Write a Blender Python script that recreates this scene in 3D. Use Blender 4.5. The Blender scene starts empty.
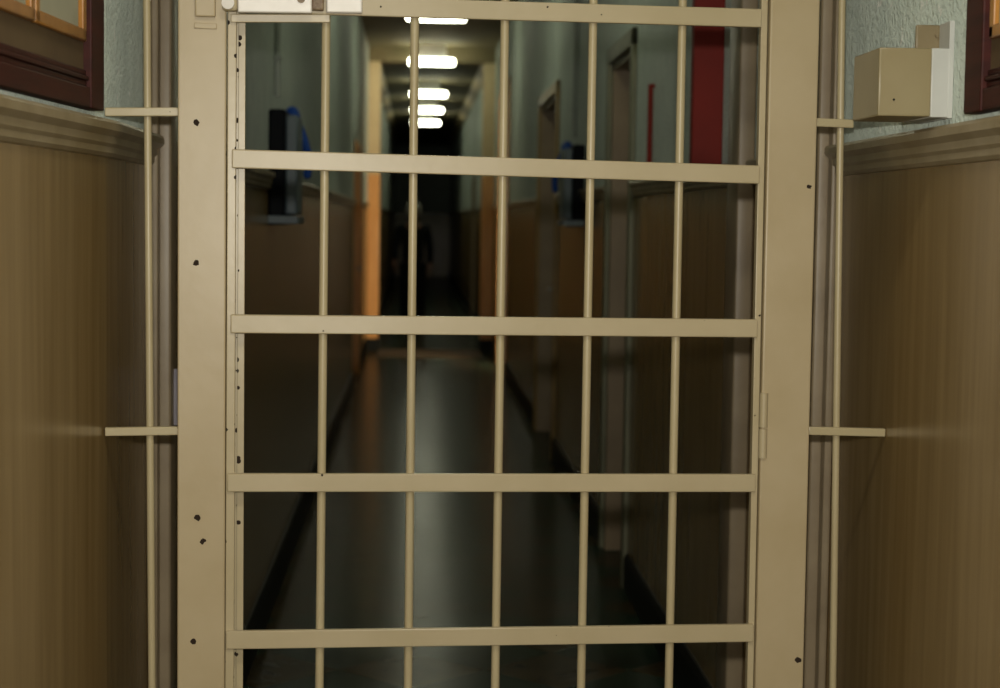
import bpy, bmesh, math, random
from mathutils import Vector, Matrix
random.seed(7)
S = bpy.context.scene
COL = S.collection
V = Vector

# ------------------------------------------------------------------ camera
FPX, CX, CY, ROLL = 1800.0, 500.0, 344.0, 0.0143
D, H = 3.24, 1.50
CAM = V((0, -D, H))

def basis(a, p):
    F = V((math.sin(a) * math.cos(p), math.cos(a) * math.cos(p), -math.sin(p)))
    R0 = V((math.cos(a), -math.sin(a), 0))
    U0 = R0.cross(F)
    R = R0 * math.cos(ROLL) + U0 * math.sin(ROLL)
    U = U0 * math.cos(ROLL) - R0 * math.sin(ROLL)
    return R, U, F

def proj_dir(d, B):
    R, U, F = B
    return CX + FPX * d.dot(R) / d.dot(F), CY - FPX * d.dot(U) / d.dot(F)

yaw, pit = 0.047, 0.069
for _ in range(60):                      # aim so that the corridor's axis vanishes at (416, 219)
    x, y = proj_dir(V((0, 1, 0)), basis(yaw, pit))
    yaw += (x - 416.0) / FPX * 0.9
    pit -= (219.0 - y) / FPX * 0.9
B = basis(yaw, pit)
R_, U_, F_ = B

cam_data = bpy.data.cameras.new('camera')
cam = bpy.data.objects.new('camera', cam_data)
COL.objects.link(cam)
M3 = Matrix((R_, U_, -F_)).transposed()
cam.matrix_world = Matrix.Translation(CAM) @ M3.to_4x4()
cam_data.sensor_fit = 'HORIZONTAL'
cam_data.sensor_width = 36
cam_data.lens = FPX * 36 / 1000
cam_data.clip_start = 0.05
cam_data.clip_end = 200
cam_data.dof.use_dof = True
cam_data.dof.focus_distance = 3.22
cam_data.dof.aperture_fstop = 4.8
S.camera = cam

def ray(x, y):
    return (R_ * ((x - CX) / FPX) + U_ * ((CY - y) / FPX) + F_).normalized()
GK = 0.062                                # the gate stands about four degrees off square
GU = V((1, GK, 0)).normalized()
GN = V((GU.y, -GU.x, 0))                  # towards the viewer
GO = V((0, 0, 0))
def gp(x, y, d=0.0):                      # a point of the gate's plane, d metres in front of it
    r = ray(x, y)
    t = (GO + GN * d - CAM).dot(GN) / r.dot(GN)
    return CAM + r * t
def on_x(x, y, X):
    r = ray(x, y); return CAM + r * ((X - CAM.x) / r.x)
def gate_at(u, z, d=0.0):
    return GU * u + V((0, 0, z)) + GN * d

# ------------------------------------------------------------------ helpers
def newbm(): return bmesh.new()
def add_box(bm, lo, hi, bev=0.0, mat=None, seg=2):
    lo, hi = V(lo), V(hi)
    r = bmesh.ops.create_cube(bm, size=1)
    vs = r['verts']
    c, s = (lo + hi) / 2, hi - lo
    for v in vs:
        v.co = V((v.co.x * s.x + c.x, v.co.y * s.y + c.y, v.co.z * s.z + c.z))
    if bev > 0:
        es = list({e for v in vs for e in v.link_edges})
        r2 = bmesh.ops.bevel(bm, geom=es, offset=bev, segments=seg, profile=0.5, affect='EDGES')
        vs = list({v for f in r2['faces'] for v in f.verts} | {v for v in vs if v.is_valid})
    if mat is not None:
        for v in vs: v.co = mat @ v.co
    return vs
def frame_mat(o, xa, ya, za):
    m = Matrix((xa, ya, za)).transposed().to_4x4()
    m.translation = o
    return m
def add_bar(bm, A, Bp, width, d0, d1, bev=0.0012, nrm=None):
    """flat bar between two points of the gate's plane, from depth d0 to d1 along its normal"""
    n = nrm or GN
    L = (Bp - A).length
    za = (Bp - A).normalized()
    ya = n
    xa = ya.cross(za).normalized()
    m = frame_mat((A + Bp) / 2, xa, ya, za)
    add_box(bm, (-width / 2, d0, -L / 2), (width / 2, d1, L / 2), bev, m)
def add_rod(bm, A, Bp, rad, seg=24, rad2=None):
    L = (Bp - A).length
    q = V((0, 0, 1)).rotation_difference((Bp - A).normalized()).to_matrix().to_4x4()
    q.translation = (A + Bp) / 2
    bmesh.ops.create_cone(bm, cap_ends=True, segments=seg, radius1=rad, radius2=rad if rad2 is None else rad2, depth=L, matrix=q)
def add_ball(bm, c, r, sc=(1, 1, 1), seg=16):
    bmesh.ops.create_uvsphere(bm, u_segments=seg, v_segments=max(6, seg // 2), radius=1,
                              matrix=Matrix.Translation(c) @ Matrix.Diagonal((r * sc[0], r * sc[1], r * sc[2], 1)))
def add_profile(bm, pts, y0, y1):
    """profile [(x, z)...] run along Y"""
    a = [bm.verts.new((p[0], y0, p[1])) for p in pts]
    b = [bm.verts.new((p[0], y1, p[1])) for p in pts]
    n = len(pts)
    for i in range(n):
        bm.faces.new((a[i], a[(i + 1) % n], b[(i + 1) % n], b[i]))
    bm.faces.new(a[::-1]); bm.faces.new(b)
    bmesh.ops.recalc_face_normals(bm, faces=bm.faces[:])
def obj(name, bm, mat, parent=None, smooth=True):
    me = bpy.data.meshes.new(name)
    bmesh.ops.recalc_face_normals(bm, faces=bm.faces[:])
    bm.to_mesh(me); bm.free()
    if smooth:
        for p in me.polygons: p.use_smooth = True
        try: me.set_sharp_from_angle(angle=math.radians(20))
        except Exception: pass
    me.materials.append(mat)
    o = bpy.data.objects.new(name, me)
    COL.objects.link(o)
    if parent is not None:
        o.parent = parent
        loc = V((0, 0, 0)); p = parent
        while p is not None: loc += V(p.location); p = p.parent
        me.transform(Matrix.Translation(-loc))
    return o
def thing(name, label, cat, loc, group=None):
    o = bpy.data.objects.new(name, None)
    COL.objects.link(o)
    o.location = loc; o.empty_display_size = 0.05
    o['label'] = label; o['category'] = cat; o['kind'] = 'thing'
    if group: o['group'] = group
    return o
def struct(o, label, cat):
    o['kind'] = 'structure'; o['label'] = label; o['category'] = cat
    return o
def struct_empty(name, label, cat, loc):
    o = bpy.data.objects.new(name, None); COL.objects.link(o)
    o.location = loc; o.empty_display_size = 0.05
    return struct(o, label, cat)

# ------------------------------------------------------------------ materials
def lin(c):
    return tuple(((v / 255) / 12.92 if v / 255 <= 0.04045 else ((v / 255 + 0.055) / 1.055) ** 2.4) for v in c) + (1,)
class Nodes:
    def __init__(s, name):
        s.m = bpy.data.materials.new(name); s.m.use_nodes = True
        s.nt = s.m.node_tree; s.n = s.nt.nodes; s.l = s.nt.links
        s.p = s.n['Principled BSDF']
        s.tc = s.n.new('ShaderNodeTexCoord')
        s.vec = s.tc.outputs['Object']
    def mapping(s, scale):
        mp = s.n.new('ShaderNodeMapping'); mp.inputs['Scale'].default_value = scale
        s.l.new(s.vec, mp.inputs['Vector']); return mp.outputs['Vector']
    def noise(s, scale, detail=4, vec=None, rough=0.55):
        t = s.n.new('ShaderNodeTexNoise'); t.inputs['Scale'].default_value = scale
        t.inputs['Detail'].default_value = detail; t.inputs['Roughness'].default_value = rough
        s.l.new(vec or s.vec, t.inputs['Vector']); return t.outputs['Fac']
    def ramp(s, fac, stops):
        r = s.n.new('ShaderNodeValToRGB')
        while len(r.color_ramp.elements) < len(stops): r.color_ramp.elements.new(0.5)
        for e, (p, c) in zip(r.color_ramp.elements, stops):
            e.position = p; e.color = c
        s.l.new(fac, r.inputs['Fac']); return r.outputs['Color']
    def mix(s, fac, a, b, mode='MIX'):
        m = s.n.new('ShaderNodeMix'); m.data_type = 'RGBA'; m.blend_type = mode
        for sock, v in ((m.inputs[0], fac), (m.inputs[6], a), (m.inputs[7], b)):
            if isinstance(v, (int, float, tuple)): sock.default_value = v
            else: s.l.new(v, sock)
        return m.outputs[2]
    def math(s, op, a, b):
        m = s.n.new('ShaderNodeMath'); m.operation = op
        for i, v in enumerate((a, b)):
            if isinstance(v, (int, float)): m.inputs[i].default_value = v
            else: s.l.new(v, m.inputs[i])
        return m.outputs[0]
    def sep(s, vec=None):
        x = s.n.new('ShaderNodeSeparateXYZ'); s.l.new(vec or s.vec, x.inputs[0]); return x.outputs
    def bump(s, h, strength, dist=0.002):
        b = s.n.new('ShaderNodeBump'); b.inputs['Strength'].default_value = strength
        b.inputs['Distance'].default_value = dist
        s.l.new(h, b.inputs['Height']); s.l.new(b.outputs['Normal'], s.p.inputs['Normal'])
    def set(s, color=None, rough=None, metal=None, spec=None):
        for k, v in (('Base Color', color), ('Roughness', rough), ('Metallic', metal), ('Specular IOR Level', spec)):
            if v is None: continue
            if isinstance(v, (int, float, tuple)): s.p.inputs[k].default_value = v
            else: s.l.new(v, s.p.inputs[k])
        return s.m

def varied(name, c0, c1, scale=6, rough=0.5, bump=0.0, bscale=60, metal=0.0, stretch=None, spec=None):
    n = Nodes(name)
    vec = n.mapping(stretch) if stretch else None
    f = n.noise(scale, 5, vec)
    col = n.ramp(f, [(0.35, lin(c0)), (0.65, lin(c1))])
    if bump: n.bump(n.noise(bscale, 3, vec), bump)
    return n.set(col, rough, metal, spec)

# cream gloss enamel on steel, with small chips
def enamel(name, c0, c1, chip=0.055, rough=0.27, vscale=30):
    n = Nodes(name)
    col = n.ramp(n.noise(5, 4), [(0.35, lin(c0)), (0.65, lin(c1))])
    vo = n.n.new('ShaderNodeTexVoronoi'); vo.inputs['Scale'].default_value = vscale; vo.inputs['Randomness'].default_value = 1.0
    n.l.new(n.vec, vo.inputs['Vector'])
    wob = n.noise(160, 2)
    dist = n.math('ADD', vo.outputs['Distance'], n.math('MULTIPLY', n.math('SUBTRACT', wob, 0.5), 0.16))
    small = n.math('LESS_THAN', dist, chip * 1.1)
    rs = n.n.new('ShaderNodeSeparateColor'); n.l.new(vo.outputs['Color'], rs.inputs[0])
    pick = n.math('LESS_THAN', rs.outputs[0], 0.36)
    mask = n.math('MULTIPLY', small, pick)
    col = n.mix(mask, col, lin((44, 32, 22)))
    n.bump(n.noise(28, 3), 0.10, 0.004)
    return n.set(col, n.math('ADD', rough, n.math('MULTIPLY', mask, 0.6)), 0.0)
M = {}
M['gate'] = enamel('cream_enamel', (180, 166, 132), (188, 174, 142), 0.055, 0.36)
M['gate_post'] = enamel('cream_enamel_posts', (178, 161, 126), (187, 171, 138), 0.10, 0.38, 20)
M['rod'] = enamel('cream_enamel_bars', (180, 166, 130), (188, 175, 140), 0.04, 0.33)
M['lock'] = enamel('worn_glare_white_lock', (222, 216, 206), (234, 230, 224), 0.14, 0.32)  # base whitened to carry the flash glare on the chipped lock plates
M['stile'] = enamel('cream_enamel_chipped_stile', (180, 166, 132), (188, 174, 142), 0.20, 0.33, 48)
M['rust'] = varied('rusty_steel', (96, 66, 42), (150, 132, 104), 60, 0.5)

# two tone wall: blue grey distemper above, brown gloss below the dado ledge
DADO = H + 0.165
def wall_material():
    n = Nodes('two_tone_wall_paint')
    z = n.sep()[2]
    streak = n.noise(3.0, 4, n.mapping((1.2, 9, 0.5)))
    low = n.ramp(streak, [(0.3, lin((134, 111, 71))), (0.7, lin((154, 130, 89)))])
    up = n.ramp(n.noise(7, 6, None, 0.7), [(0.3, lin((180, 192, 184))), (0.7, lin((198, 208, 198)))])
    up = n.mix(n.math('GREATER_THAN', n.noise(20, 3), 0.66), up, lin((206, 210, 202)))
    is_up = n.math('GREATER_THAN', z, DADO - 0.01)
    col = n.mix(is_up, low, up)
    rough = n.math('ADD', 0.25, n.math('MULTIPLY', is_up, 0.45))
    grain = n.math('MULTIPLY', n.math('ADD', n.noise(26, 5, None, 0.7), n.noise(95, 3)), n.math('MULTIPLY', is_up, 1.0))
    h = n.math('ADD', grain, n.math('MULTIPLY', streak, 0.04))
    h = n.math('ADD', h, n.math('MULTIPLY', n.noise(24, 4), 0.03))
    n.bump(h, 0.75, 0.010)
    n.l.new(n.math('MULTIPLY', is_up, 0.9), n.p.inputs['Diffuse Roughness'])
    return n.set(col, rough)
M['wall'] = wall_material()
M['ledge'] = varied('dado_ledge_paint', (146, 130, 98), (166, 152, 124), 9, 0.38, 0.1)
M['ceiling'] = varied('ceiling_distemper', (112, 102, 74), (126, 115, 84), 3, 0.8, 0.1)
M['trim'] = varied('pinkish_cream_trim', (146, 130, 106), (160, 144, 118), 8, 0.4, 0.1)
M['skirt'] = varied('black_skirting', (12, 16, 14), (18, 22, 19), 8, 0.55, spec=0.2)
M['maroon'] = varied('maroon_varnished_wood', (54, 20, 17), (70, 28, 22), 5, 0.55, 0.05, stretch=(4, 1, 14), spec=0.25)
M['gold'] = varied('gilded_moulding', (150, 100, 40), (178, 124, 56), 14, 0.32, 0.1)
M['backing'] = varied('drab_backing_board', (92, 74, 52), (104, 86, 60), 7, 0.7)
M['paper'] = varied('pinned_papers', (150, 156, 136), (180, 180, 158), 4, 0.8)
M['orange'] = varied('orange_wood', (204, 146, 82), (220, 164, 98), 4, 0.4, stretch=(8, 8, 1))
M['cream_wall'] = varied('cream_painted_plaster', (196, 176, 138), (206, 188, 150), 5, 0.6)
M['door_dark'] = varied('dark_brown_door', (58, 44, 30), (70, 54, 36), 4, 0.4, stretch=(8, 8, 1))
M['reveal'] = varied('door_lining_paint', (142, 122, 94), (156, 136, 106), 6, 0.45)
M['gilt_frame'] = varied('ochre_door_frame', (140, 112, 54), (158, 128, 68), 5, 0.4)
M['olive'] = varied('olive_grey_architrave', (124, 124, 100), (138, 137, 112), 6, 0.5)
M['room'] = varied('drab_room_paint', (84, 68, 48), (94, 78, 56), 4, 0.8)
M['red'] = varied('red_painted_board', (128, 26, 12), (142, 32, 16), 5, 0.7)
M['black'] = varied('black_casing', (10, 14, 20), (16, 20, 26), 8, 0.6, spec=0.12)
M['slate'] = varied('slate_grey_panel', (96, 110, 120), (112, 126, 132), 6, 0.5)
M['blue'] = varied('blue_plastic', (14, 66, 150), (22, 80, 172), 6, 0.35)
M['boxcream'] = varied('cream_metal_box', (148, 135, 100), (158, 146, 112), 5, 0.36, 0.05)
M['boxwhite'] = varied('white_metal_plate', (196, 198, 194), (208, 210, 206), 5, 0.4)
M['drabmetal'] = varied('drab_metal_lug', (128, 114, 84), (140, 126, 94), 8, 0.45)
M['steel'] = varied('worn_steel', (120, 116, 108), (150, 146, 136), 10, 0.35, metal=0.9)
M['cable'] = varied('grey_conduit', (150, 158, 150), (164, 170, 162), 8, 0.5)
M['paperslip'] = varied('lilac_paper', (150, 146, 158), (164, 160, 170), 8, 0.8)
def floor_material():
    n = Nodes('green_brown_tiles')
    rot = n.n.new('ShaderNodeMapping'); rot.inputs['Rotation'].default_value = (0, 0, math.radians(45))
    rot.inputs['Scale'].default_value = (1, 1, 1)
    n.l.new(n.vec, rot.inputs['Vector'])
    ch = n.n.new('ShaderNodeTexChecker'); ch.inputs['Scale'].default_value = 2.9
    n.l.new(rot.outputs['Vector'], ch.inputs['Vector'])
    a = n.ramp(n.noise(7, 4), [(0.3, lin((32, 48, 35))), (0.7, lin((42, 58, 43)))])
    b = n.ramp(n.noise(5, 4), [(0.3, lin((58, 48, 28))), (0.7, lin((68, 57, 34)))])
    col = n.mix(ch.outputs['Fac'], a, b)
    rough = n.ramp(n.noise(9, 4), [(0.3, (0.17, 0.17, 0.17, 1)), (0.7, (0.25, 0.25, 0.25, 1))])
    n.bump(n.noise(2.2, 1), 0.012, 0.006)
    n.set(col, 0.9, 0, 0.0)                        # worn wax: a weaker sheen than bare polish
    gl = n.n.new('ShaderNodeBsdfGlossy'); n.l.new(rough, gl.inputs['Roughness'])
    fr = n.n.new('ShaderNodeFresnel'); fr.inputs['IOR'].default_value = 1.4
    mx = n.n.new('ShaderNodeMixShader'); n.l.new(n.math('MULTIPLY', fr.outputs[0], 0.42), mx.inputs[0])
    n.l.new(n.p.outputs[0], mx.inputs[1]); n.l.new(gl.outputs[0], mx.inputs[2])
    n.l.new(mx.outputs[0], n.n['Material Output'].inputs['Surface'])
    return n.m
M['floor'] = floor_material()
def emission(name, c, s):
    m = bpy.data.materials.new(name); m.use_nodes = True
    nt = m.node_tree
    nt.nodes['Principled BSDF'].inputs['Emission Color'].default_value = c
    nt.nodes['Principled BSDF'].inputs['Emission Strength'].default_value = s
    nt.nodes['Principled BSDF'].inputs['Base Color'].default_value = (0.8, 0.8, 0.75, 1)
    return m
M['tube'] = emission('lit_fluorescent_diffuser', (0.98, 1.0, 0.74, 1), 15)

# ------------------------------------------------------------------ shell
XL, XR = -0.55, 0.880
YB, YE = -13.0, 44.0
CEIL = H + 1.92
KR = 0.880 / 0.846
def zr(k): return (k * KR - 1) * D          # the same for depths read off the right wall
def zd(k): return (k - 1) * D              # depth in gate distances -> world Y

# openings: (y0, y1, top)
DOORS_R = [(zr(2.17), zr(2.42), 2.21), (zr(3.33), zr(3.80), 2.30), (14.0, 15.5, 2.8), (zd(8.3), zd(8.6), 2.1)]
DOORS_L = [(zd(4.95), zd(5.35), 2.12), (zd(7.3), zd(7.6), 2.1)]
SPL = 0.07                                 # the lobby's left wall opens out towards the viewer
def splay(bm):
    for v in bm.verts:
        if v.co.y < 0: v.co.x += SPL * v.co.y
def wall(name, X, out, openings, label):
    bm = newbm(); T = 0.25
    x0, x1 = sorted((X, X + out * T))
    y = 0.0
    add_box(bm, (x0, YB, 0), (x1, y, CEIL))
    for (a, b, top) in openings:
        add_box(bm, (x0, y, 0), (x1, a, CEIL))
        add_box(bm, (x0, a, top), (x1, b, CEIL))
        y = b
    add_box(bm, (x0, y, 0), (x1, YE, CEIL))
    if out < 0: splay(bm)
    return struct(obj(name, bm, M['wall'], smooth=False), label, 'wall')
wall('wall_left', XL, -1, DOORS_L, 'left wall, blue grey above a brown gloss dado')
wall('wall_right', XR, 1, DOORS_R, 'right wall, blue grey above a brown gloss dado')
bm = newbm(); add_box(bm, (XL - 1.3, YB, -.1), (XR + .25, YE, 0))
struct(obj('floor', bm, M['floor'], smooth=False), 'shiny green and brown tiled corridor floor', 'floor')
bm = newbm(); add_box(bm, (XL - 1.3, YB, CEIL), (XR + .25, YE, CEIL + .1))
struct(obj('ceiling', bm, M['ceiling'], smooth=False), 'drab corridor ceiling', 'ceiling')
bm = newbm(); add_box(bm, (XL - 1.3, YB - .2, 0), (XR + .25, YB, CEIL))
struct(obj('wall_back', bm, M['wall'], smooth=False), 'wall closing the near lobby', 'wall')
bm = newbm(); add_box(bm, (XL - .25, YE, 0), (XR + .25, YE + .2, CEIL))
struct(obj('wall_end', bm, M['wall'], smooth=False), 'far end wall of the corridor', 'wall')

def runs(openings, pad, y0=YB, y1=YE):
    out = [(y0, 0.0)]; y = 0.0
    for (a, b, t) in openings:
        out.append((y, a - pad)); y = b + pad
    out.append((y, y1)); return out
# dado ledges, skirtings, cornices
for nm, X, s, ops in (('left', XL, 1, DOORS_L), ('right', XR, -1, DOORS_R)):
    bm = newbm()
    prof = [(0, 0), (.022, 0), (.026, -.006), (.026, -.018), (.016, -.028), (.016, -.040), (.011, -.046), (.011, -.056), (.006, -.062), (0, -.064)]
    for a, b in runs(ops, .07):
        add_profile(bm, [(X + s * p[0], DADO + p[1]) for p in prof], a, b)
    if s > 0: splay(bm)
    struct(obj('trim_1' if nm == 'left' else 'trim_2', bm, M['ledge'], smooth=False), 'moulded dado ledge along the %s wall' % nm, 'dado rail')
    bm = newbm()
    for a, b in runs(ops, .07):
        add_profile(bm, [(X, .0), (X + s * .018, 0), (X + s * .018, .13), (X + s * .008, .15), (X, .15)], a, b)
    if s > 0: splay(bm)
    struct(obj('baseboard_' + nm, bm, M['skirt'], smooth=False), 'black skirting along the %s wall' % nm, 'skirting')
    bm = newbm()
    add_profile(bm, [(X, CEIL), (X + s * .10, CEIL), (X + s * .10, CEIL - .02), (X + s * .03, CEIL - .09), (X, CEIL - .10)], zd(6.45), YE)
    struct(obj('trim_3' if nm == 'left' else 'trim_4', bm, M['cream_wall'], smooth=False), 'pale cornice along the top of the %s wall beyond the portal' % nm, 'cornice')

# doors set deep in their openings
def door(idx, X, out, a, b, top, panel_mat, lining_mat, arch_mat, label, handle=True, dep=.11, ajar=False):
    root = struct_empty('door_%d' % idx, label, 'door', (X, (a + b) / 2, 0))
    s = -out
    bm = newbm()                                   # lining of the reveal
    e = .012
    for (y0, y1) in ((a, a + .03), (b - .03, b)):
        x0, x1 = sorted((X - s * .0, X + out * .2))
        add_box(bm, (x0, y0, 0), (x1, y1, top))
    x0, x1 = sorted((X, X + out * .2))
    add_box(bm, (x0, a, top - .03), (x1, b, top))
    obj('lining', bm, lining_mat, root, False)
    bm = newbm()                                   # architrave round the opening
    x0, x1 = sorted((X, X + s * .022))
    add_box(bm, (x0, a - .07, 0), (x1, a, top + .07), .005)
    add_box(bm, (x0, b, 0), (x1, b + .07, top + .07), .005)
    add_box(bm, (x0, a - .07, top), (x1, b + .07, top + .07), .005)
    obj('architrave', bm, arch_mat, root)
    bm = newbm()                                   # panelled leaf
    x0, x1 = sorted((X + out * dep, X + out * (dep + .04)))
    add_box(bm, (x0, a + .03, .01), (x1, b - .03, top - .03), .003)
    w = b - a
    for (z0, z1) in ((.2, .95), (1.1, top - .2)):
        for (u0, u1) in ((.14, .46), (.54, .86)):
            p0, p1 = sorted((X + out * dep, X + out * (dep - .012)))
            add_box(bm, (p0, a + w * u0, z0), (p1, a + w * u1, z1), .005)
    if ajar:                                       # swung right back into the side room
        piv = V((X + out * .26, b - .03, 0))
        m = Matrix.Translation(piv) @ Matrix.Rotation(math.radians(92 * out), 4, 'Z') @ Matrix.Translation(-V((X + out * dep, b - .03, 0)))
        bmesh.ops.transform(bm, matrix=m, verts=bm.verts[:])
    leaf = obj('leaf', bm, panel_mat, root)
    if ajar: return
    if handle:
        bm = newbm()
        hx = X + out * dep
        yy = b - .12
        add_rod(bm, V((hx, yy, 1.02)), V((hx + s * .05, yy, 1.02)), .012)
        add_rod(bm, V((hx + s * .05, yy + .01, 1.02)), V((hx + s * .05, yy - .11, 1.02)), .010)
        q0, q1 = sorted((hx, hx + s * .006))
        add_box(bm, (q0, yy - .025, .93), (q1, yy + .025, 1.10), .002)
        h = obj('door_handle', bm, M['steel'], leaf)
dl = ['dark door deep in the nearest opening of the right wall', 'ochre framed door on the right wall beside the dark wall box',
      'open dark door in an orange frame on the right wall just before the portal', 'dark door on the right wall beyond the portal',
      'orange wood door on the left wall before the portal', 'dark door on the left wall beyond the portal']
door(1, XR, 1, *DOORS_R[0], M['door_dark'], M['reveal'], M['olive'], dl[0])
door(2, XR, 1, *DOORS_R[1], M['door_dark'], M['reveal'], M['gilt_frame'], dl[1])
door(3, XR, 1, *DOORS_R[2], M['door_dark'], M['door_dark'], M['orange'], dl[2], dep=.03, ajar=True)  # set open in a tall opening to let the added room's light through
door(4, XR, 1, *DOORS_R[3], M['door_dark'], M['reveal'], M['reveal'], dl[3])
door(5, XL, -1, *DOORS_L[0], M['orange'], M['orange'], M['orange'], dl[4], dep=.03)
door(6, XL, -1, *DOORS_L[1], M['door_dark'], M['reveal'], M['reveal'], dl[5])

# side room added behind the open door, so warm light reaches the portal
bm = newbm(); rx0, rx1, ry0, ry1 = XR + .25, XR + 2.9, 11.6, 17.4
add_box(bm, (rx0, ry0 - .1, -.1), (rx1, ry1 + .1, 0)); add_box(bm, (rx0, ry0 - .1, 3.1), (rx1, ry1 + .1, 3.2))
add_box(bm, (rx0, ry1, 0), (rx1, ry1 + .1, 3.1)); add_box(bm, (rx1, ry0 - .1, -.1), (rx1 + .1, ry1 + .1, 3.2))
add_box(bm, (rx0, ry0 - .1, 0), (rx1, ry0, 3.1))
struct(obj('wall_side', bm, M['room'], smooth=False), 'dark walls of the added side room behind the open door', 'wall')

# linings close behind the gate and the portal deep in the corridor
def jamb(name, X, s, y0, y1, prot, z1, mat, label, step=True):
    bm = newbm()
    x0, x1 = sorted((X, X + s * prot))
    add_box(bm, (x0, y0, 0), (x1, y1, z1), .008, seg=3)
    if step:
        x0, x1 = sorted((X, X + s * prot * .45))
        add_box(bm, (x0, y0 - .035, 0), (x1, y0 + .002, z1), .006)
    return struct(obj(name, bm, mat), label, 'frame')
jamb('trim_5', XL, 1, zd(1.17), zd(1.17) + .10, .040, 2.75, M['trim'], 'cream upright lining on the left wall behind the gate')
jamb('trim_6', XR, -1, zr(1.115), zr(1.115) + .10, .040, 2.75, M['trim'], 'cream upright lining on the right wall behind the gate')
jamb('trim_7', XR, -1, zr(1.385), zr(1.385) + .16, .046, 2.75, M['trim'], 'upright frame on the right wall seen beside the hinge side of the gate', False)
jamb('trim_8', XL, 1, zd(1.385), zd(1.385) + .16, .046, 2.75, M['trim'], 'upright frame on the left wall hidden behind the lock side of the gate', False)
PY = zd(6.3)
root = struct_empty('trim_9', 'orange and cream portal across the middle of the corridor', 'portal', ((XL + XR) / 2, PY, 0))
for X, s in ((XL, 1), (XR, -1)):
    bm = newbm(); x0, x1 = sorted((X, X + s * .135))
    add_box(bm, (x0, PY, 0.14), (x1, PY + .3, H + .50), .01)
    obj('lower_jamb', bm, M['orange'], root)
    bm = newbm(); add_box(bm, (x0, PY + .005, H + .50), (x1, PY + .295, CEIL - .16), .006)
    obj('upper_jamb', bm, M['cream_wall'], root)
    bm = newbm(); add_box(bm, (x0 - (.012 if s < 0 else 0), PY - .012, 0), (x1 + (.012 if s > 0 else 0), PY + .3, .14), .004)
    obj('plinth', bm, M['skirt'], root)
bm = newbm(); add_box(bm, (XL, PY, CEIL - .16), (XR, PY + .3, CEIL), .006)
obj('header', bm, M['ceiling'], root)
bm = newbm(); add_box(bm, (XL + .135, PY - .9, 0), (XR - .135, PY + .25, .006), .002)
struct(obj('trim_10', bm, M['room']), 'pale threshold strip on the floor at the portal', 'threshold')

# ------------------------------------------------------------------ the fixed steel frame
gz = 0.0
def seg_px(x0, y0, x1, y1, za, zb, d=0.0):
    """points at heights za, zb on the straight line through two pixels of the gate's plane"""
    a, b = gp(x0, y0, d), gp(x1, y1, d)
    f = lambda z: a + (b - a) * ((z - a.z) / (b.z - a.z))
    return f(za), f(zb)
GT = 2.42
frame = thing('gate_frame', 'cream steel frame with two wide posts and side bars fixed between the walls', 'gate frame', V((gp(500, 500).x, gp(500, 500).y, 0)))
# wide posts: left 178..226, right 768..817 at y=40
for (xa, xb, ya, yb, off) in ((202.5, 201.3, 40, 668, 0), (792.9, 778.0, 40, 668, 0)):
    A, Bq = seg_px(xa, ya, xb, yb, 0, GT)
    bm = newbm()
    wpx = 48 if xa < 500 else 48.5
    wd = (gp(xa + wpx / 2, 300) - gp(xa - wpx / 2, 300)).length
    add_bar(bm, A, Bq, wd, -.045, .012, .003)
    obj('post', bm, M['gate_post'], frame)
# raised lug near the top of the left post, with its welded lip
bm = newbm()
A, Bq = seg_px(205.5, 10, 205.5, -30, gp(205, 18).z, gp(205, 18).z + .12, .012)
add_bar(bm, A, Bq, .036, .0, .010, .003)
obj('lug', bm, M['gate_post'], frame)
bm = newbm()
A, Bq = gp(194, 25.5, .012), gp(217, 26.5, .012)
add_bar(bm, A, Bq, .010, .0, .003, .0014)
obj('weld_lip', bm, M['gate_post'], frame)
# thin rods either side
for (xa, xb) in ((147.1, 151.9), (841.5, 833.0)):
    A, Bq = seg_px(xa, 40, xb, 668, 0, GT, -.02)
    bm = newbm(); add_rod(bm, A, Bq, .0068)
    obj('side_rod', bm, M['rod'], frame)
# short cross bars to the walls, one every second rail
def cross(px_in, y_in, px_out, y_out, X, stop=None):
    a = gp(px_in, y_in, -.012); b = gp(px_out, y_out, -.012)
    t = (X - a.x) / (b.x - a.x)
    b = gp(stop, y_out, -.012) if stop else a + (b - a) * t
    bm = newbm(); add_bar(bm, a, b, .0155, -.006, .006, .002)
    obj('cross_bar', bm, M['rod'], frame)
for yl, yr in ((111.5, 122), (430, 430.5), (742, 738), (-206, -190)):
    cross(179, yl + .5, 112, yl + 1.5 if yl > 300 else yl + .5, XL + .001)
    cross(808, yr, 886, yr + 2, XR - .001, 853 if yr == 122 else None)
a, b = gp(178, -330), gp(820, -330)
zt = GT
A = gate_at(gp(180, 300).dot(GU), zt - .03); Bq = gate_at(gp(812, 300).dot(GU), zt - .03)
bm = newbm(); add_bar(bm, A, Bq, .06, -.045, .012, .003); obj('head_bar', bm, M['gate_post'], frame)

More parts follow.
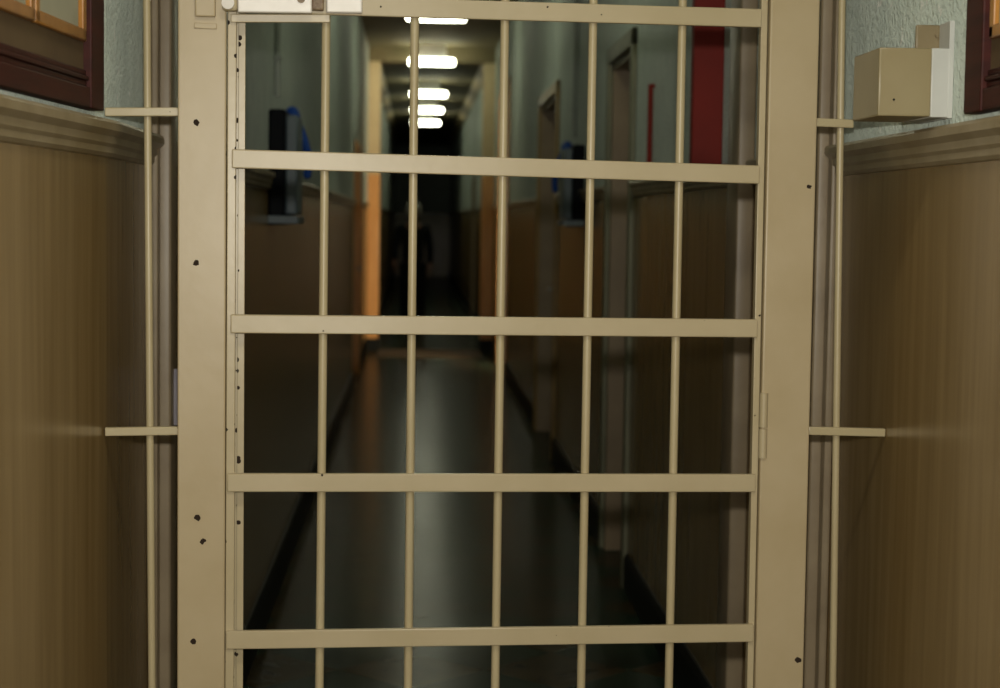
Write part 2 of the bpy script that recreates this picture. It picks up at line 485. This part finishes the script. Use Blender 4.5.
# ------------------------------------------------------------------ the gate leaf
leaf = thing('barred_gate', 'closed cream steel gate of flat rails and upright round bars', 'gate', V((gp(500, 500).x, gp(500, 500).y, 0)))
RT = 2.26
rails = [(-157, -132), (4.0, 17.5), (159.6, 173.6), (323.8, 327.8), (482.0, 482.4), (638.6, 632.4), (797, 784), (952, 932), (1055, 1030)]
rail_z = []
for (yl, yr) in rails:
    # pixel heights measured at x = 260 and x = 720, run on to both ends of the leaf
    a, b = gp(260, yl), gp(720, yr)
    t0 = lambda x: a + (b - a) * ((x - 260) / 460.0)
    L, R2 = t0(229.5), t0(759)
    ymid = (yl + yr) / 2
    shift = -(ymid - 330) * 0.008
    L, R2 = t0(229.5 + (2 if ymid < 330 else 0) + shift), t0(757.5 + shift * 1.7)
    if 0 < ymid < 30: L = t0(300)
    bm = newbm()
    add_bar(bm, L, R2, .0335, .000, .010, .0022)
    obj('rail', bm, M['gate'], leaf)
for (xt, xb) in ((326.0, 319.6), (414.6, 408.2), (504.6, 495.4), (592.7, 581.3), (681.9, 669.1)):
    A, Bq = seg_px(xt, 40, xb, 668, .10, RT - .02, -.007)
    bm = newbm(); add_rod(bm, A, Bq, .0078)
    obj('upright_bar', bm, M['rod'], leaf)
# left stile: narrow proud strip, dark recess, flat strip behind
A, Bq = seg_px(232.2, 40, 229.6, 668, .05, RT, 0)
bm = newbm(); add_bar(bm, A, Bq, .0155, -.012, .004, .0015)
A, Bq = seg_px(241.7, 40, 239.2, 668, .05, RT, 0)
add_bar(bm, A, Bq, .0125, -.024, -.018, .001)
A, Bq = seg_px(236.5, 40, 234.0, 668, .05, RT, 0)
add_bar(bm, A, Bq, .016, -.034, -.024, .001)
obj('stile', bm, M['stile'], leaf)
A, Bq = seg_px(763.6, 40, 750.2, 668, .05, RT, 0)
bm = newbm(); add_bar(bm, A, Bq, .0120, -.014, .003, .0015)
obj('stile', bm, M['gate'], leaf)
# lock case, top left, proud of the first rail
TN = (GN + V((0, 0, -.055))).normalized()       # the lock's plates are tilted forward to catch the flash
bm = newbm(); A, Bq = gp(238, -2.0), gp(312, -1.0)
add_bar(bm, A, Bq, .054, .008, .034, .003, TN)
lock = obj('lock_case', bm, M['lock'], leaf)
bm = newbm(); A, Bq = gp(223, -2.5), gp(238.5, -2.0)
add_bar(bm, A, Bq, .052, .008, .030, .006, GN); obj('end_block', bm, M['gate'], lock)
bm = newbm(); A, Bq = gp(311.5, -1.5), gp(324, -1.0)
add_bar(bm, A, Bq, .046, .006, .028, .003, GN); obj('bolt_guide', bm, M['rust'], lock)
bm = newbm(); A, Bq = gp(326, .5), gp(362, 1.0)
add_bar(bm, A, Bq, .046, .006, .030, .003, TN); obj('striker_block', bm, M['lock'], lock)
bm = newbm(); c = gp(228, 3, .032); add_rod(bm, c - GN * .02, c + GN * .006, .011); obj('rivet', bm, M['lock'], lock)
bm = newbm(); c = gp(301, -1, .034); add_rod(bm, c - GN * .01, c + GN * .003, .007); obj('keyhole_plate', bm, M['rust'], lock)
bm = newbm(); A, Bq = gp(231, 18.5), gp(330, 18.8)
add_bar(bm, A, Bq, .0145, .0, .012, .0015, TN); obj('lock_strap', bm, M['gate'], leaf)
# hinges on the right: knuckles
for (yt, ym, yb) in ((393, 428, 458), (-120, -85, -55), (880, 915, 945)):
    bm = newbm()
    for (p, q) in ((yt, ym - .8), (ym + .8, yb)):
        xx = lambda y: 766.7 - (y - 40) * 0.0232 + 5.5
        add_rod(bm, gp(xx(p), p, .010), gp(xx(q), q, .010), .0078)
    obj('hinge', bm, M['gate'], leaf)

# ------------------------------------------------------------------ wooden display cases on both lobby walls
def display_case(name, X, s, yfar, ynear, zb, zt, label, divs):
    """case on a side wall; s = inward direction; yfar is the end next to the gate"""
    root = thing(name, label, 'display case', (X, (yfar + ynear) / 2, zb))
    th = .030
    def bx(bm, y0, y1, z0, z1, d0, d1, bev=.003):
        x0, x1 = sorted((X + s * d0, X + s * d1)); y0, y1 = sorted((y0, y1))
        add_box(bm, (x0, y0, z0), (x1, y1, z1), bev)
    W = .085
    d = -1                                          # from yfar towards the viewer
    bm = newbm(); bx(bm, yfar, yfar + d * W, zb, zt, .001, th); obj('side_frame', bm, M['maroon'], root)
    bm = newbm(); bx(bm, ynear, ynear - d * W, zb, zt, .001, th); obj('side_frame', bm, M['maroon'], root)
    bm = newbm()
    ya, yb_ = yfar + d * W, ynear - d * W
    bx(bm, ya, yb_, zb, zb + .034, .001, th - .002)
    bx(bm, ya, yb_, zb + .034, zb + .044, .001, th - .008)
    bx(bm, ya, yb_, zb + .044, zb + .052, .001, th - .004)
    bx(bm, ya, yb_, zb + .052, zb + .062, .001, th - .009)
    obj('bottom_rail', bm, M['maroon'], root)
    bm = newbm(); bx(bm, ya, yb_, zt - .085, zt, .001, th - .002); obj('top_rail', bm, M['maroon'], root)
    bm = newbm(); bx(bm, ya, yb_, zb + .05, zt - .08, .001, .016, 0); obj('backing_board', bm, M['backing'], root)
    # gilt picture frames set in the case, each with its pane and sheet
    z0, z1 = zb + .106, zt - .14
    for k in range(divs):
        g0 = ya + d * .02 + (yb_ - ya - d * .04) * k / divs; g1 = ya + d * .02 + (yb_ - ya - d * .04) * (k + 1) / divs - d * .006
        bm = newbm(); m = .020
        bx(bm, g0, g0 + d * m, z0, z1, .016, .027); bx(bm, g1, g1 - d * m, z0, z1, .016, .027)
        bx(bm, g0, g1, z0, z0 + m, .016, .027); bx(bm, g0, g1, z1 - m, z1, .016, .027)
        fr = obj('gilt_frame', bm, M['gold'], root)
        bm = newbm(); bx(bm, g0 + d * m, g1 - d * m, z0 + m, z1 - m, .016, .018, 0); obj('sheet', bm, M['paper'], fr)
    return root
pl = on_x(105, 112, XL + .030); pr = on_x(963, 112, XR - .030)
dc = display_case('display_case', XL, 1, pl.y + .055, pl.y - 1.05, DADO + .010, DADO + .95, 'maroon wooden wall case with gilt inner frames on the left wall', 3)
dc.location.x = XL + SPL * dc.location.y
dc.rotation_euler.z = -math.atan(SPL)
display_case('display_case.001', XR, -1, pr.y, pr.y - 1.3, DADO + .010, DADO + .95, 'maroon wooden wall case on the right wall beside the cream box', 3)

# cream metal box on the right wall
yf, yk = zr(.874), zr(.925)
bx0 = XR - .124
box = thing('wall_box', 'cream metal box with white back plate on the right wall above the dado ledge', 'box', (XR, (yf + yk) / 2, DADO))
bm = newbm(); add_box(bm, (bx0, yf, H + .180), (XR - .036, yk, H + .292), .003); obj('body', bm, M['boxcream'], box)
bm = newbm(); add_box(bm, (XR - .037, yf - .002, H + .179), (XR - .006, yk + .002, H + .292), .002); obj('end_cover', bm, M['boxwhite'], box)
bm = newbm(); add_box(bm, (XR - .009, yf - .003, H + .178), (XR - .0005, yk + .01, H + .337), .001); obj('back_plate', bm, M['boxwhite'], box)
bm = newbm(); add_box(bm, (XR - .049, yf + .055, H + .285), (XR - .008, yf + .062, H + .336), .003); add_rod(bm, V((XR - .014, yf + .056, H + .318)), V((XR - .014, yf + .051, H + .318)), .003); obj('lug', bm, M['drabmetal'], box)
bm = newbm(); add_rod(bm, V((bx0 + .026, yf + .002, H + .207)), V((bx0 + .026, yf - .002, H + .207)), .0018); obj('screw', bm, M['skirt'], box)

# ------------------------------------------------------------------ corridor furniture
def red_board():
    bm = newbm(); y0 = zr(1.535)
    add_box(bm, (XR - .090, y0, DADO + .003), (XR - .001, y0 + .05, 2.62), .005)
    o = obj('red_post', bm, M['red']); o['label'] = 'wide red painted upright standing out from the right wall above the ledge'; o['category'] = 'post'; o['kind'] = 'thing'
red_board()
bm = newbm(); yq = zr(1.985)
add_rod(bm, V((XR - .016, yq, DADO + .003)), V((XR - .016, yq, H + .51)), .010)
add_rod(bm, V((XR - .016, yq, H + .505)), V((XR - .001, yq, H + .505)), .008)
o = obj('red_pipe', bm, M['red']); o['label'] = 'thin upright red pipe on the right wall before the nearest doorway'; o['category'] = 'pipe'; o['kind'] = 'thing'

def wall_cabinet(name, X, s, y, label, side):
    root = thing(name, label, 'wall box', (X, y, H))
    pr = .062; h0, h1 = H - .03, H + .40
    x0, x1 = sorted((X, X + s * pr))
    bm = newbm(); add_box(bm, (x0, y, h0), (x1, y + .34, h1), .010); obj('casing', bm, M['black'], root)
    p0, p1 = sorted((X + s * pr, X + s * (pr + .045)))
    bm = newbm(); add_box(bm, (p0, y + .02, h0 + .04), (p1, y + .32, h1 - .02), .010); fp = obj('front_housing', bm, M['slate'], root)
    bm = newbm()
    q0, q1 = sorted((X, X + s * (pr + .05)))
    add_box(bm, (q0, y - .015, h0 + .005), (q1, y + .35, h0 + .035), .004); obj('shelf', bm, M['slate'], root)
    # blue curved arm at the far end
    bm = newbm(); pts = []
    for k in range(9):
        t = k / 8
        pts.append(V((X + s * (.05 + .065 * math.sin(t * 1.9)), y + .55, H + .42 - .25 * t)))
    for a, b in zip(pts[:-1], pts[1:]): add_rod(bm, a, b, .017, 12)
    for p in pts: add_ball(bm, p, .017, seg=12)
    add_ball(bm, pts[0] + V((0, 0, -.02)), .034, (1, 1, 1.3), 14)
    q0, q1 = sorted((X, X + s * .05)); add_box(bm, (q0, y + .53, H + .38), (q1, y + .57, H + .42), .004)
    obj('blue_arm', bm, M['blue'], root)
wall_cabinet('wall_cabinet', XL, 1, zd(2.08), 'black wall box with blue curved arm on the left corridor wall', 1)
wall_cabinet('wall_cabinet.001', XR, -1, zr(2.80), 'black wall box with blue curved arm on the right corridor wall', -1)
# conduits
def conduit(name, X, s, y, z0, z1, label, r=.012):
    bm = newbm(); add_rod(bm, V((X + s * r, y, z0)), V((X + s * r, y, z1)), r, 12)
    for z in (z0 + .15, (z0 + z1) / 2, z1 - .15):
        a, b = sorted((X, X + s * (2 * r + .003))); add_box(bm, (a, y - .022, z - .008), (b, y + .022, z + .008), .002)
    o = obj(name, bm, M['cable']); o['label'] = label; o['category'] = 'pipe'; o['kind'] = 'thing'
conduit('conduit_pipe', XL, 1, zd(2.16), H + .46, CEIL - .01, 'grey conduit pipe rising above the black box on the left wall')
conduit('conduit_pipe.001', XR, -1, zr(2.95), H + .46, CEIL - .01, 'grey conduit pipe rising above the black box on the right wall')
bm = newbm()
add_box(bm, (XL + .038, zd(1.185), H - .445), (XL + .085, zd(1.185) + .003, H - .325), 0)
o = obj('paper_notice', bm, M['paperslip'], smooth=False); o['label'] = 'pale lilac card on the left upright lining glimpsed behind the lock side post'; o['category'] = 'paper'; o['kind'] = 'thing'

# ceiling lights
LX = (XL + XR) / 2 - .01
lab = ['nearest lit ceiling light of the corridor row', 'second lit ceiling light, just in front of the portal header', 'third lit ceiling light, first beyond the portal',
       'fourth lit ceiling light along the corridor', 'farthest lit ceiling light of the corridor row',
       'added, unseen ceiling light above the gate side of the corridor, over the red upright', 'added, unseen ceiling light over the nearest doorway of the corridor']
proto = None
for k, zz in enumerate((4.81, 6.19, 7.78, 8.92, 10.1, 2.1, 3.45)):  # last two are added out of view to light the upper walls
    nm = 'ceiling_light' + ('' if k == 0 else '.%03d' % k)
    loc = V((LX, zd(zz), CEIL))
    if proto is None:
        proto = thing(nm, lab[k], 'ceiling light', loc, 'corridor ceiling lights')
        bm = newbm(); add_box(bm, loc + V((-.16, -.04, -.15)), loc + V((.16, .04, 0)), .006); obj('batten', bm, M['boxwhite'], proto)
        bm = newbm(); add_box(bm, loc + V((-.255, -.06, -.225)), loc + V((.255, .06, -.150)), .022, seg=4); obj('diffuser', bm, M['tube'], proto)
    else:
        c = proto.copy(); COL.objects.link(c); c.location = loc; c['label'] = lab[k]
        for ch in list(proto.children):
            d = ch.copy(); COL.objects.link(d); d.parent = c

# ------------------------------------------------------------------ the person far down the corridor
M['skin'] = varied('skin', (150, 108, 84), (164, 120, 94), 10, 0.5)
M['coat'] = varied('dark_jacket_cloth', (16, 20, 22), (24, 28, 30), 12, 0.85)
M['trousers'] = varied('black_trouser_cloth', (12, 14, 16), (18, 20, 22), 12, 0.85)
M['hair'] = varied('pale_grey_hair', (222, 224, 218), (236, 238, 232), 20, 0.6)
M['shoe'] = varied('black_shoe_leather', (10, 10, 10), (18, 18, 18), 12, 0.3)
def skin_mesh(name, verts, edges, radii, mat, parent, root=0, sub=2):
    me = bpy.data.meshes.new(name); me.from_pydata([tuple(v) for v in verts], edges, [])
    o = bpy.data.objects.new(name, me); COL.objects.link(o)
    mo = o.modifiers.new('skin', 'SKIN'); mo.use_smooth_shade = True
    for i, r in enumerate(radii):
        sv = me.skin_vertices[0].data[i]
        sv.radius = r if isinstance(r, tuple) else (r, r); sv.use_root = (i == root)
    ms = o.modifiers.new('sub', 'SUBSURF'); ms.levels = sub; ms.render_levels = sub
    dg = bpy.context.evaluated_depsgraph_get(); dg.update()
    me2 = bpy.data.meshes.new_from_object(o.evaluated_get(dg))
    o.modifiers.clear(); o.data = me2; bpy.data.meshes.remove(me)
    me2.name = name
    for p in me2.polygons: p.use_smooth = True
    me2.materials.clear(); me2.materials.append(mat)
    if parent is not None: o.parent = parent
    return o
PP = V((-.035, zd(7.5), 0))
per = thing('person', 'person in dark clothes with pale grey hair standing far down the corridor', 'person', PP)
# z heights in metres, facing the viewer (-Y)
pv = [(0, 0, .92), (0, .0, 1.08), (0, .01, 1.25), (0, .01, 1.38), (0, 0, 1.46), (0, -.01, 1.53),      # 0-5 trunk, neck, head base
      (0, -.015, 1.60), (0, -.005, 1.66),
      (-.09, 0, .86), (-.10, -.01, .48), (-.105, .02, .09), (-.12, -.12, .035),
      (.09, 0, .86), (.105, .0, .48), (.11, .03, .09), (.125, -.10, .035),
      (-.17, .01, 1.37), (-.235, .02, 1.13), (-.245, -.07, .92), (-.243, -.09, .85),
      (.17, .01, 1.37), (.225, .03, 1.11), (.225, -.02, .87), (.222, -.035, .80)]
pe = [(0, 1), (1, 2), (2, 3), (3, 4), (4, 5), (5, 6), (6, 7), (0, 8), (8, 9), (9, 10), (10, 11), (0, 12), (12, 13), (13, 14), (14, 15),
      (3, 16), (16, 17), (17, 18), (18, 19), (3, 20), (20, 21), (21, 22), (22, 23)]
prd = [(.13, .10), (.125, .09), (.145, .10), (.12, .085), .052, .062, (.075, .092), (.062, .075), .078, .055, .04, (.04, .03), .078, .055, .04, (.04, .03),
       .055, .042, .03, (.018, .036), .055, .042, .03, (.018, .036)]
body = skin_mesh('body', pv, pe, prd, M['skin'], per)
for sx, hand in ((-1, V((-.243, -.09, .85))), (1, V((.222, -.035, .80)))):
    fv, fe, fr = [], [], []
    dn = V((0, -.12, -1)).normalized()
    for k, (off, ln) in enumerate(((-.027, .070), (-.009, .080), (.009, .076), (.027, .060))):
        b0 = hand + V((0, off, -.02))
        pts = [b0, b0 + dn * ln * .55 + V((-sx * .004, 0, 0)), b0 + dn * ln + V((-sx * .016, 0, 0))]
        chv = skin_mesh('finger', pts, [(0, 1), (1, 2)], [.009, .0085, .0065], M['skin'], body, 0, 1)
    b0 = hand + V((0, -.03, .03))
    skin_mesh('thumb', [b0, b0 + V((-sx * .008, -.028, -.028)), b0 + V((-sx * .012, -.036, -.055))], [(0, 1), (1, 2)], [.011, .0095, .007], M['skin'], body, 0, 1)
bm = newbm()
add_ball(bm, V((0, -.105, 1.595)), .014, (.8, 1.2, 1.6), 10)
o = obj('nose', bm, M['skin'], None); o.parent = body
for sx in (-1, 1):
    bm = newbm(); add_ball(bm, V((sx * .078, .0, 1.60)), .026, (.35, .7, 1.2), 10); o = obj('ear', bm, M['skin'], None); o.parent = body
    bm = newbm(); add_ball(bm, V((sx * .03, -.092, 1.625)), .010, (1.2, .6, .7), 8); o = obj('eye', bm, M['shoe'], None); o.parent = body
bm = newbm(); add_box(bm, (-.024, -.100, 1.552), (.024, -.088, 1.560), .002)
o = obj('mouth', bm, M['shoe'], None); o.parent = body
bm = newbm()
add_ball(bm, V((0, .022, 1.652)), .105, (.98, 1.06, .78), 24)
for sx in (-1, 1): add_ball(bm, V((sx * .082, .035, 1.60)), .045, (.55, 1.2, 1.3), 14)
add_ball(bm, V((0, .075, 1.60)), .07, (1.1, .6, 1.1), 16)
o = obj('hair', bm, M['hair'], None); o.parent = per
jv = [(0, 0, .80), (0, 0, 1.08), (0, .01, 1.26), (0, .01, 1.385), (0, .005, 1.445), (-.175, .01, 1.375), (-.237, .02, 1.13), (-.245, -.065, .93), (.175, .01, 1.375), (.227, .03, 1.11), (.226, -.015, .885)]
je = [(0, 1), (1, 2), (2, 3), (3, 4), (3, 5), (5, 6), (6, 7), (3, 8), (8, 9), (9, 10)]
skin_mesh('jacket', jv, je, [(.165, .125), (.15, .11), (.165, .12), (.14, .10), .068, .07, .056, .042, .07, .056, .042], M['coat'], per)
tv = [(0, 0, .93), (-.092, 0, .84), (-.102, -.008, .48), (-.106, .02, .06), (.092, 0, .84), (.106, .0, .48), (.111, .03, .06)]
skin_mesh('trousers', tv, [(0, 1), (1, 2), (2, 3), (0, 4), (4, 5), (5, 6)], [(.15, .115), .10, .075, .062, .10, .075, .062], M['trousers'], per)
for sx, px_, py_ in ((-1, -.11, -.03), (1, .115, -.015)):
    bm = newbm(); add_ball(bm, V((px_ + sx * .008, py_ - .03, .042)), .05, (.95, 2.5, .84), 16)
    o = obj('shoe', bm, M['shoe'], None); o.parent = per

# ------------------------------------------------------------------ light
# the photographer's flash, just above the lens
fl = bpy.data.lights.new('camera_flash', 'AREA'); fl.shape = 'RECTANGLE'; fl.size = .06; fl.size_y = .035
fl.energy = 41; fl.color = (1.0, .95, .84)
fo = bpy.data.objects.new('camera_flash', fl); COL.objects.link(fo)
fo.matrix_world = Matrix.Translation(CAM + U_ * .105 + F_ * .02) @ M3.to_4x4()
# the corridor's lamps on this side of the gate, above and behind the viewer
for yy, e in ((-2.0, 22), (-8.4, 36)):
    ll = bpy.data.lights.new('lobby_lamp', 'AREA'); ll.shape = 'RECTANGLE'; ll.size = .52; ll.size_y = .12
    ll.energy = e; ll.color = (1.0, .93, .76)
    lo = bpy.data.objects.new('lobby_lamp', ll); COL.objects.link(lo)
    lo.location = (LX, yy, CEIL - .20)
# warm light added in the unseen side room, to brighten the portal's left jamb
dl_ = bpy.data.lights.new('added_side_room_light', 'AREA'); dl_.shape = 'RECTANGLE'; dl_.size = 1.9; dl_.size_y = 1.7
dl_.energy = 420; dl_.color = (1.0, .80, .52)
do = bpy.data.objects.new('added_side_room_light', dl_); COL.objects.link(do)
do.location = (XR + 1.35, 11.75, 1.5); do.rotation_euler = (math.radians(90), 0, math.radians(0))
do.rotation_euler = V((-.25, 1, 0)).to_track_quat('-Z', 'Y').to_euler()
w = bpy.data.worlds.new('world'); S.world = w; w.use_nodes = True
w.node_tree.nodes['Background'].inputs['Color'].default_value = (.02, .02, .018, 1)
w.node_tree.nodes['Background'].inputs['Strength'].default_value = 0.2

vs = S.view_settings
S.display_settings.display_device = 'sRGB'
vs.view_transform = 'Standard'; vs.look = 'None'; vs.gamma = 1.0; vs.exposure = 0.0; vs.use_curve_mapping = False
S.cycles.sample_clamp_indirect = 4.0
S.cycles.max_bounces = 10
